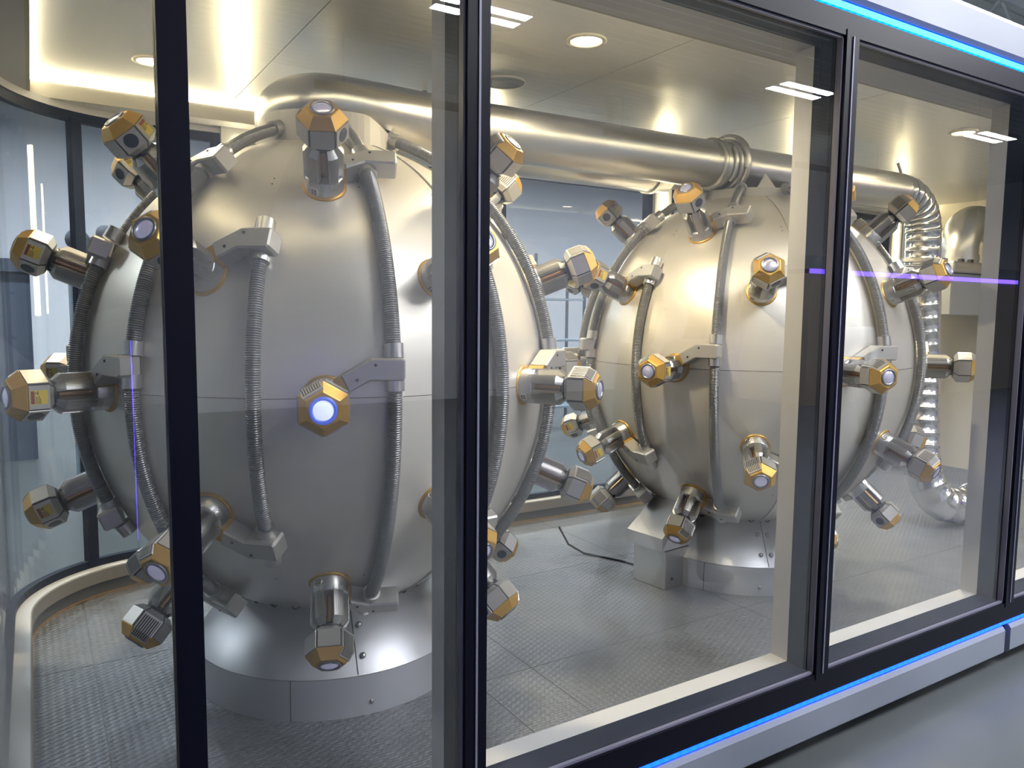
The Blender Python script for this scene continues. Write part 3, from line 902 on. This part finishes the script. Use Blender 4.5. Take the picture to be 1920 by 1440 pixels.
ROWS_A = (('top', LAT_A), ('middle', 0.0), ('bottom', -LAT_A))
ROWS_B = (('upper', LAT_B), ('lower', -LAT_B))
def vessel(C, az0, camaz, who, slit, mirror):
    v = empty('vessel', (C.x, C.y, C.z))
    tag(v, {'left': 'large brushed steel vessel at the left, nearest the camera', 'right': 'brushed steel vessel at the right behind the middle pane'}[who], 'vessel', 'brushed steel vessels')
    inst('light_block', LIGHT_BLOCK, v)
    for k in range(NG):
        a = az0+k*2*HA
        inst('panel', PU, v, rz=a)
        inst('panel', PL, v, rz=a)
    dz = -C.z
    p = inst('plinth', PLINTH, v, (0, 0, dz))
    MB().box(-0.001, 0.001, -RB-0.0008, -RB+0.01, ZF, ZPT-0.002).build('seam', 'screw_dark', p).rotation_euler = (0, 0, camaz-radians(16))
    b0 = inst('bolt', BOLT, p)
    a = camaz+radians(14)
    b0.matrix_basis = Matrix.Rotation(a, 4, 'Z') @ Matrix.Translation((0, -RB+0.001, 0.245)) @ Matrix.Rotation(pi/2, 4, 'X') @ Matrix.Scale(0.75, 4)
    cn_ = inst('base_cone', CONE, v, (0, 0, dz))
    sl = sqrt((RB-RT)**2+(ZCT-ZPT)**2)
    tilt = atan2(RB-RT, ZCT-ZPT)
    def on_cone(f, az, lift=0.0):
        rr = RB+(RT-RB)*f
        zz = ZPT+(ZCT-ZPT)*f
        return Matrix.Rotation(az, 4, 'Z') @ Matrix.Translation((0, -rr, zz)) @ Matrix.Rotation(-tilt, 4, 'X')
    s_ = MB().box(-0.0015, 0.0015, -0.0012, 0.01, 0.004, sl*0.93).build('slit', 'screw_dark', cn_)
    s_.matrix_basis = on_cone(0, slit)
    for f in (0.25, 0.66):
        for da in (-0.05, 0.05):
            q = inst('bolt', BOLT, cn_)
            q.matrix_basis = on_cone(f, slit+da*(1+0.3*f)-0.006) @ Matrix.Rotation(pi/2, 4, 'X')
    for k in range(2*NG):
        q = inst('notch', NOTCH, cn_)
        q.matrix_basis = on_cone(0.965, az0+HA/2+k*HA) @ Matrix.Rotation(pi/2, 4, 'X') @ Matrix.Scale(0.62, 4)
    # saddle collar on top, cut away where the pipe leaves
    rc = 0.262
    zb = B_*sqrt(1-(rc/A_)**2)-0.012
    n = 64
    mb = MB()
    vs, fs = [], []
    for i in range(n):
        a = 2*pi*i/n
        t = cos(a)*mirror          # +1 where the pipe leaves
        top = (0.952 if t < 0.25 else 0.952-(t-0.25)*0.115) if mirror > 0 else 0.892
        for rr, zz in ((rc, zb), (rc, top), (rc-0.012, top), (rc-0.012, zb)):
            vs.append((rr*cos(a), rr*sin(a), zz))
    for i in range(n):
        k = (i+1) % n
        for j in range(3):
            fs.append((i*4+j, k*4+j, k*4+j+1, i*4+j+1))
    mb.add(vs, fs, 0, False)
    cl = mb.build('top_collar', 'collar_white', v)
    for k in range(NG):
        q = inst('notch', NOTCH, cl)
        a = az0+HA*2*k+HA*0.45
        q.matrix_basis = Matrix.Rotation(a, 4, 'Z') @ Matrix.Translation((0, -rc+0.008, zb+0.016)) @ Matrix.Rotation(pi/2, 4, 'X') @ Matrix.Scale(0.85, 4)
    if mirror < 0:
        for ga in (-28, 62, 152, 242):
            g_ = MB().add([(-0.055, -rc+0.004, 0.880), (0.055, -rc+0.004, 0.880), (0.0, -rc+0.03, 0.965), (-0.055, -rc+0.016, 0.880), (0.055, -rc+0.016, 0.880), (0.0, -rc+0.042, 0.965)],
                     [(0, 1, 2), (5, 4, 3), (0, 3, 4, 1), (1, 4, 5, 2), (2, 5, 3, 0)]).build('gusset', 'collar_white', cl)
            g_.rotation_euler = (0, 0, radians(ga))
    MB().lathe([(rc+0.03, zb-0.016), (rc+0.005, zb-0.002), (rc-0.02, zb)], 56, cap0=False, cap1=False).build('top_ring', 'matte_dark', v)
    # sensor heads and hoses
    recs = {}
    for k in range(7):
        for off, rows, kind in ((0.0, ROWS_A, 'A'), (2*HA, ROWS_B, 'B')):
            az = az0+k*4*HA+off
            rel = side(az, camaz)
            if abs(rel) > radians(118): continue
            for row, lat in rows:
                recs.setdefault(row, []).append((rel, az, lat))
            hz_ = empty('hose', (C.x, C.y, C.z))
            aa = az+HA
            segs = (('A1', 'A2', 'A3') if kind == 'A' else ('B',))
            for s in segs:
                inst('hose_segment', HS[s], hz_, rz=aa)
            for row, lat in rows:
                for d in (-H-0.012, H+0.012):
                    collar_at(hz_, shifted(lat_blk[row], d), aa)
            if kind == 'A':
                collar_at(hz_, LATT-0.03, aa)
            recs.setdefault('hose'+kind, []).append((rel, hz_))
    for row in ('top', 'upper', 'middle', 'lower', 'bottom'):
        L = sorted(recs[row])
        for i, (rel, az, lat) in enumerate(L):
            lit = (who == 'left' and row == 'middle' and abs(rel) < radians(8))
            o = lamp(C, lat, az, row, lit)
            lab = 'gold-nosed sensor head, %s row of %s vessel, %s from left' % (row, who, ORD[i])
            if lit: lab = 'sensor head with brightly lit lens facing out, middle row of left vessel'
            tag(o, lab, 'sensor head', 'sensor heads on the %s vessel' % who)
    for kd, nm in (('hoseA', 'long grey corrugated hose reaching the top collar of the %s vessel, %s from left'), ('hoseB', 'short grey corrugated hose on the %s vessel, %s from left')):
        for i, (rel, h_) in enumerate(sorted(recs[kd], key=lambda q: q[0])):
            tag(h_, nm % (who, ORD[i]), 'hose', 'corrugated hoses on the %s vessel' % who)
    return v
C1 = Vector((0.989, 2.938, ZE))
C2 = Vector((3.31, 2.91, ZE))
vessel(C1, radians(-19.5), radians(-18.6), 'left', radians(-9.5), 1)
vessel(C2, radians(-69.0), radians(-48.7), 'right', radians(-30), -1)

# ------------------------------------------------------------------ overhead pipe
def hood(C, sgn, zt, zc, rp, length):
    """bullnose that turns the vessel collar into the horizontal pipe"""
    n = 40
    vs, fs = [], []
    xs_ = [-0.2625+0.2625*(1-cos(pi/2*i/14)) for i in range(15)] + [0.0+length*i/12 for i in range(1, 13)]
    for x in xs_:
        if x <= 0:
            s = sqrt(max(1e-6, 1-(x/0.2627)**2))
            w, top, bot = 0.262*s, 2.255+(zt-2.255)*s**0.55, 2.255-0.05*s
        else:
            t = min(1, x/length); t = t*t*(3-2*t)
            w = 0.262+(rp-0.262)*t
            top = zt+((zc+rp)-zt)*t
            bot = 2.205+((zc-rp)-2.205)*t
        for i in range(n):
            a = 2*pi*i/n
            vs.append((C.x+sgn*x, C.y+w*cos(a), (top+bot)/2+(top-bot)/2*sin(a)))
    for j in range(len(xs_)-1):
        for i in range(n):
            k = (i+1) % n
            q = (j*n+i, j*n+k, (j+1)*n+k, (j+1)*n+i)
            fs.append(q if sgn > 0 else q[::-1])
    return MB().add(vs, fs, 0, True)
ZP, RP = 2.365, 0.118
pp = empty('overhead_pipe', (0, 0, 0))
hood(C1, 1, 2.475, ZP, RP, 0.62).build('bullnose_elbow', 'pipe_steel', pp)
Ya, Yb = 2.938, 2.90
MB().tube([(C1.x+0.60, Ya, ZP), (3.03, Yb, ZP)], RP, 40).build('pipe_section', 'pipe_steel', pp)
MB().tube([(3.02, Yb, ZP), (4.66, Yb, ZP+0.012)], RP-0.008, 36).build('pipe_section', 'pipe_steel', pp)
def xring(x, r, l, name, m, parent, rin=None):
    o = MB().lathe([(r*0.9, -l/2), (r, -l/2+0.004), (r, l/2-0.004), (r*0.9, l/2)], 40).build(name, m, parent)
    o.matrix_basis = Matrix.Translation((x, Yb, ZP)) @ Matrix.Rotation(pi/2, 4, 'Y')
    return o
xring(3.00, RP+0.014, 0.02, 'clamp_ring', 'pipe_steel', pp)
xring(3.06, RP+0.004, 0.10, 'sleeve', 'pipe_steel', pp)
fl_ = xring(3.125, RP+0.045, 0.028, 'flange', 'pipe_steel', pp)
xring(3.105, RP+0.018, 0.02, 'clamp_ring', 'pipe_steel', pp)
for i in range(10):
    a = 2*pi*i/10+0.2
    MB().box(-0.012, 0.012, -0.003, 0.003, -0.003, 0.003).build('bolt', 'bolt_steel', pp).location = (3.115, Yb+(RP+0.03)*cos(a), ZP+(RP+0.03)*sin(a))
hd = MB().tube([(3.06, Yb-(RP+0.012)*cos(t), ZP+(RP+0.012)*sin(t)) for t in [radians(35-10*i) for i in range(9)]], 0.011, 8).build('clamp_lever', 'satin_alu', pp)
# flexible corrugated elbow at the far end
def ribbed(path, r, pitch, dr, n=22):
    pts = [Vector(p) for p in path]
    out, rad = [], []
    # resample with catmull rom
    fine = []
    for i in range(len(pts)-1):
        p0, p1, p2, p3 = pts[max(i-1, 0)], pts[i], pts[i+1], pts[min(i+2, len(pts)-1)]
        for j in range(30):
            t = j/30
            fine.append(0.5*((2*p1)+(p2-p0)*t+(2*p0-5*p1+4*p2-p3)*t*t+(3*p1-p0-3*p2+p3)*t**3))
    fine.append(pts[-1])
    acc = [0]
    for i in range(len(fine)-1): acc.append(acc[-1]+(fine[i+1]-fine[i]).length)
    L = acc[-1]; m = int(L/pitch); j = 0
    for i in range(m):
        for f, q in ((0.0, 0.0), (0.05, 1.0), (0.11, 1.0), (0.16, 0.0), (0.58, 0.0)):
            s = (i+f)*L/m
            while j < len(fine)-2 and acc[j+1] < s: j += 1
            out.append(fine[j].lerp(fine[j+1], (s-acc[j])/max(1e-9, acc[j+1]-acc[j]))); rad.append(r+dr*q)
    return MB().tube(out, rad, n)
ribbed([(4.64, Yb, ZP+0.01), (4.78, Yb, ZP-0.005), (4.90, Yb, ZP-0.07), (4.965, Yb, ZP-0.18), (4.98, Yb, 2.0), (4.98, Yb, 1.90)], 0.108, 0.06, 0.004).build('ribbed_elbow', 'foil_steel', pp)
MB().lathe([(0.15, -0.012), (0.15, 0.012)], 36).build('flange', 'pipe_steel', pp).location = (4.98, Yb, 1.955)
MB().tube([(4.66, Yb-0.02, ZP+0.12), (4.62, Yb-0.02, ZP+0.175)], 0.01, 8).build('clamp_lever', 'satin_alu', pp)
tag(pp, 'overhead steel pipe joining both vessels, with flange and ribbed elbow', 'pipe')
p2 = empty('rear_pipe', (0, 0, 0))
MB().tube([(1.15, 3.36, 2.405), (3.0, 3.36, 2.405)], 0.125, 32).build('pipe_section', 'pipe_steel', p2)
MB().tube([(2.995, 3.36, 2.405), (3.02, 3.36, 2.405)], 0.135, 32).build('end_rim', 'pipe_steel', p2)
MB().tube([(3.02, 3.36, 2.40), (3.13, 3.36, 2.385)], [0.118, 0.10], 32).build('reducer', 'pipe_steel', p2)
for xx in (1.6, 2.7):
    MB().box(xx-0.01, xx+0.01, 3.35, 3.37, 2.52, ZC).build('hanger', 'bolt_steel', p2)
tag(p2, 'second steel pipe behind and slightly below the overhead pipe', 'pipe')

# floor duct at the far right
fd = empty('flexible_duct', (0, 0, 0))
ribbed([(4.98, Yb, 1.94), (5.02, Yb, 1.6), (5.06, Yb, 1.2), (5.02, 2.86, 0.8), (4.98, 2.80, 0.55), (5.03, 2.74, 0.39), (5.16, 2.70, 0.335), (5.42, 2.68, 0.33)], 0.112, 0.085, 0.004).build('duct_hose', 'foil_steel', fd)
o = MB().lathe([(0.125, -0.05), (0.135, -0.045), (0.135, 0.045), (0.125, 0.05), (0.105, 0.05), (0.105, -0.02)], 32, cap1=True).build('end_collar', 'pipe_steel', fd)
o.matrix_basis = Matrix.Translation((5.45, 2.68, 0.335)) @ Matrix.Rotation(pi/2, 4, 'Y')
tag(fd, 'ribbed foil duct hanging behind the right vessel down to the floor', 'duct')
un = empty('wall_unit', (6.6, 3.75, 1.6))
MB().bevbox(-0.5, 0.5, -0.45, 0.45, 0.0, 0.33, 0.01).build('body', 'plastic_grey', un)
MB().bevbox(-0.52, 0.52, -0.47, 0.45, 0.335, 0.42, 0.01).build('top_plate', 'satin_alu', un)
path = [(0.02, -0.2, 0.42), (0.02, -0.2, 0.52)] + [(0.26-0.24*cos(t), -0.2, 0.54+0.24*sin(t)) for t in [pi/2*i/10 for i in range(11)]] + [(0.45, -0.2, 0.78)]
MB().tube(path, 0.15, 32).build('elbow_pipe', 'pipe_steel', un)
MB().tube([(0.02, -0.2, 0.42), (0.02, -0.2, 0.50)], 0.158, 32).build('pipe_collar', 'pipe_steel', un)
for sx in (-0.3, -0.16):
    MB().bevbox(sx-0.02, sx+0.02, -0.42, -0.38, 0.42, 0.45, 0.006).build('knob', 'rubber', un)
tag(un, 'grey wall unit with a steel elbow pipe on top at far right', 'duct unit')

# metal wedge housing in front of the right vessel base
wb = empty('wedge_housing', (2.66, 2.80, ZF))
wb.rotation_euler = (0, 0, radians(6))
MB().bevbox(0.0, 0.26, -0.02, 0.20, 0.0, 0.20, 0.003).build('box_body', 'satin_alu', wb)
MB().add([(-0.03, -0.02, 0.205), (0.30, -0.02, 0.205), (0.30, 0.22, 0.205), (-0.03, 0.22, 0.205),
          (-0.03, -0.02, 0.27), (0.20, 0.02, 0.43), (0.20, 0.22, 0.43), (-0.03, 0.22, 0.27)],
         [(3, 2, 1, 0), (4, 5, 6, 7), (0, 1, 5, 4), (1, 2, 6, 5), (2, 3, 7, 6), (3, 0, 4, 7)]).build('sloped_cover', 'base_steel', wb)
for q in ((0.05, 0.05), (0.20, 0.05)):
    sc = inst('screw', SCREW, wb)
    sc.matrix_basis = Matrix.Translation((q[0], -0.0195, q[1])) @ Matrix.Rotation(pi/2, 4, 'X') @ Matrix.Scale(1.6, 4)
tag(wb, 'steel box with sloped cover on the floor beside right vessel base', 'housing')
tag(MB().tube([(2.60, 3.62, 0.33), (2.62, 3.55, 0.24), (2.66, 3.45, 0.207), (2.76, 3.25, 0.206), (2.82, 3.03, 0.206)], 0.006, 8).build('cable', 'rubber'), 'thin black cable on the floor behind the sloped housing', 'cable')

# ------------------------------------------------------------------ things in the hall
bo = empty('display_booth', (-0.3, 9.4, 0))
MB().box(-1.9, 0.3, 0, 0.25, 0.0, 1.95).build('wall_panel', 'hall_dark', bo)
MB().box(-2.0, 0.4, -0.1, 0.35, 1.95, 2.08).build('header', 'hall_dark', bo)
tag(bo, 'dark display booth out in the hall beyond the curved corner', 'booth')
cb = empty('cabinet', (0.62, 7.2, 0))
MB().bevbox(-0.35, 0.35, -0.25, 0.25, 0.05, 2.0, 0.01).build('body', 'hall_furniture', cb)
MB().box(-0.33, 0.33, -0.23, 0.23, 0.0, 0.05).build('base', 'hall_dark', cb)
tag(cb, 'blue grey cabinet in the hall behind the left vessel', 'cabinet')
ml = empty('model', (0.62, 7.2, 2.0))
for i, (dx, dz, r) in enumerate(((-0.28, 0.14, 0.09), (-0.08, 0.2, 0.07), (0.1, 0.12, 0.1), (0.28, 0.17, 0.07))):
    k = MB().lathe([(r*sin(pi*j/8), -r*cos(pi*j/8)) for j in range(9)], 14, cap0=False, cap1=False).build('ball', 'hall_dark', ml)
    k.location = (dx, 0, dz)
MB().tube([(-0.3, 0, 0.15), (0.3, 0, 0.15)], 0.018, 8).build('rod', 'bolt_steel', ml)
MB().tube([(0, 0, 0.0), (0, 0, 0.15)], 0.018, 8).build('stand', 'bolt_steel', ml)
tag(ml, 'dark model of balls on a rod on the cabinet', 'model')
rk = empty('rack', (6.0, 8.6, 0))
for sx in (-0.4, 0.4):
    for sy in (-0.2, 0.2):
        MB().box(sx-0.015, sx+0.015, sy-0.015, sy+0.015, 0, 2.35).build('upright', 'hall_dark', rk)
for zz in (0.3, 1.2, 1.75, 2.2):
    MB().box(-0.42, 0.42, -0.21, 0.21, zz, zz+0.025).build('shelf', 'hall_furniture', rk)
tag(rk, 'thin open shelf rack out in the hall between the vessels', 'rack')

# ------------------------------------------------------------------ across the hall (seen mirrored in the panes)
ob = empty('opposite_booth', (16.0, -5.2, 0))
MB().box(-4.6, 7.8, -1.5, 0.0, 0.0, 2.30).build('wall_panel', 'booth_brown', ob)
MB().box(-4.6, 7.8, -1.5, 0.02, 2.38, 2.60).build('header', 'skirt_white', ob)
MB().box(-4.6, 7.8, -0.02, 0.015, 2.30, 2.38).build('light_line', 'violet_led', ob)
tag(ob, 'brown display booth across the hall with a blue light line on top', 'booth')
tt = empty('added_light_totem', (-1.05, -3.0, 0))  # made-up light source, placed for a violet reflection on the left vessel
MB().bevbox(-0.25, 0.25, -0.2, 0.2, 0.0, 0.06, 0.01).build('foot', 'hall_dark', tt)
MB().bevbox(-0.09, 0.09, -0.06, 0.05, 0.06, 2.45, 0.01).build('column', 'hall_dark', tt)
MB().box(-0.03, 0.03, 0.05, 0.062, 0.5, 2.35).build('light_tube', 'violet_led', tt)
tag(tt, 'added slim dark totem with a violet blue tube, placed for its reflection', 'added light totem')

def person(name, loc, heading, label, shirt, stride, h=1.74):
    k = h/1.76
    st = stride
    J = {}
    V, E_, R_ = [], [], []
    def pt(n, p, r):
        J[n] = len(V); V.append(tuple(c*k for c in p)); R_.append(r*k)
    def ln(*ns):
        for a, b in zip(ns, ns[1:]): E_.append((J[a], J[b]))
    pt('pelvis', (0, 0, 0.96), 0.135); pt('waist', (0.0, 0, 1.10), 0.125); pt('chest', (0.01, 0, 1.33), 0.15)
    pt('neck0', (0.01, 0, 1.47), 0.075); pt('neck', (0.025, 0, 1.54), 0.055); pt('jaw', (0.045, 0, 1.60), 0.065)
    pt('skull', (0.035, 0, 1.68), 0.09); pt('crown', (0.03, 0, 1.74), 0.06)
    ln('pelvis', 'waist', 'chest', 'neck0', 'neck', 'jaw', 'skull', 'crown')
    for s_, nm in ((1, 'l'), (-1, 'r')):
        f = st*s_
        pt('hip'+nm, (0.0, 0.09*s_, 0.88), 0.095)
        pt('knee'+nm, (0.10*(1 if f > 0 else 0.4)+0.20*f, 0.10*s_, 0.50), 0.065)
        az_ = 0.09 if f > 0 else 0.13
        pt('ankle'+nm, (0.46*f, 0.10*s_, az_), 0.045)
        pt('heel'+nm, (0.46*f-0.04, 0.10*s_, az_-0.045), 0.042)
        pt('ball'+nm, (0.46*f+0.12, 0.105*s_, 0.045), 0.042)
        pt('toe'+nm, (0.46*f+0.20, 0.11*s_, 0.036), 0.034)
        ln('pelvis', 'hip'+nm, 'knee'+nm, 'ankle'+nm, 'ball'+nm, 'toe'+nm); ln('ankle'+nm, 'heel'+nm)
        pt('sh'+nm, (0.0, 0.19*s_, 1.41), 0.065)
        pt('el'+nm, (-0.10*f-0.03, 0.25*s_, 1.12), 0.045)
        pt('wr'+nm, (-0.32*f+0.08, 0.25*s_, 0.90), 0.030)
        pt('palm'+nm, (-0.36*f+0.12, 0.245*s_, 0.83), 0.032)
        ln('chest', 'sh'+nm, 'el'+nm, 'wr'+nm, 'palm'+nm)
        for q in range(4):
            o_ = -0.024+0.016*q
            pt('f%d%s' % (q, nm), (-0.36*f+0.13+o_, 0.243*s_, 0.785), 0.009)
            pt('g%d%s' % (q, nm), (-0.36*f+0.135+o_, 0.228*s_, 0.745+0.006*abs(q-1)), 0.008)
            ln('palm'+nm, 'f%d%s' % (q, nm), 'g%d%s' % (q, nm))
        pt('t0'+nm, (-0.36*f+0.155, 0.23*s_, 0.83), 0.010); pt('t1'+nm, (-0.36*f+0.17, 0.215*s_, 0.79), 0.009)
        ln('palm'+nm, 't0'+nm, 't1'+nm)
    me = bpy.data.meshes.new('person_body')
    me.from_pydata(V, E_, [])
    me.materials.append(MATS[shirt])
    root = empty('person', loc)
    root.rotation_euler = (0, 0, heading)
    o = bpy.data.objects.new('body', me)
    COL.objects.link(o); o.parent = root
    md = o.modifiers.new('skin', 'SKIN')
    md.use_smooth_shade = True
    sv = me.skin_vertices[0].data
    for i, r in enumerate(R_): sv[i].radius = (r, r)
    sv[0].use_root = True
    sb = o.modifiers.new('sub', 'SUBSURF'); sb.levels = 1; sb.render_levels = 2
    hr = MB().lathe([(0.098*k*sin(pi*j/14), 0.105*k*cos(pi*j/14)) for j in range(8)], 20, cap0=False, cap1=False).build('hair', 'hair_dark', root)
    hr.location = (0.015*k, 0, 1.69*k)
    no = MB().add([(0.115*k, 0, 1.655*k), (0.135*k, 0, 1.63*k), (0.115*k, 0.014*k, 1.625*k), (0.115*k, -0.014*k, 1.625*k)], [(0, 1, 2), (0, 3, 1), (1, 3, 2)]).build('nose', 'skin_tone', root)
    tag(root, label, 'person', 'passers-by mirrored in the panes')
    return root
def cloth(name, shirt_c):
    m, N, L, b = nodes(name)
    b.inputs['Roughness'].default_value = 0.8
    tc = N.new('ShaderNodeTexCoord'); sx = N.new('ShaderNodeSeparateXYZ'); L.new(tc.outputs['Object'], sx.inputs[0])
    r = N.new('ShaderNodeValToRGB'); r.color_ramp.interpolation = 'CONSTANT'
    mr = N.new('ShaderNodeMath'); mr.operation = 'DIVIDE'; mr.inputs[1].default_value = 1.8; L.new(sx.outputs['Z'], mr.inputs[0])
    els = r.color_ramp.elements
    els[0].position = 0; els[0].color = (0.03, 0.025, 0.02, 1)
    els[1].position = 0.055; els[1].color = (0.055, 0.05, 0.05, 1)
    for p_, c_ in ((0.53, shirt_c), (0.845, (0.45, 0.30, 0.22))):
        e_ = els.new(p_); e_.color = (*c_, 1)
    L.new(mr.outputs[0], r.inputs[0]); L.new(r.outputs[0], b.inputs['Base Color'])
mat('skin_tone', (0.45, 0.30, 0.22), 0.6)

mat('hair_dark', (0.02, 0.015, 0.012), 0.5)
cloth('clothes_dark', (0.06, 0.065, 0.08))
cloth('clothes_pale', (0.55, 0.56, 0.58))
person('person', (2.36, 0.70, 0), radians(33), 'person in dark clothes walking past outside, mirrored in the middle pane', 'clothes_dark', 0.42)
person('person', (3.05, 0.36, 0), radians(8), 'second person in dark trousers walking ahead, mirrored in the middle pane', 'clothes_dark', -0.5)
person('person', (8.6, -2.4, 0), radians(170), 'person in a pale shirt out in the hall, mirrored at the right', 'clothes_pale', 0.3)

# small emitters that only need to be seen, not sampled as lights
for n_ in ('lens', 'lens_lit', 'lens_ring_lit', 'violet_led', 'down_white'):
    MATS[n_].cycles.emission_sampling = 'NONE'
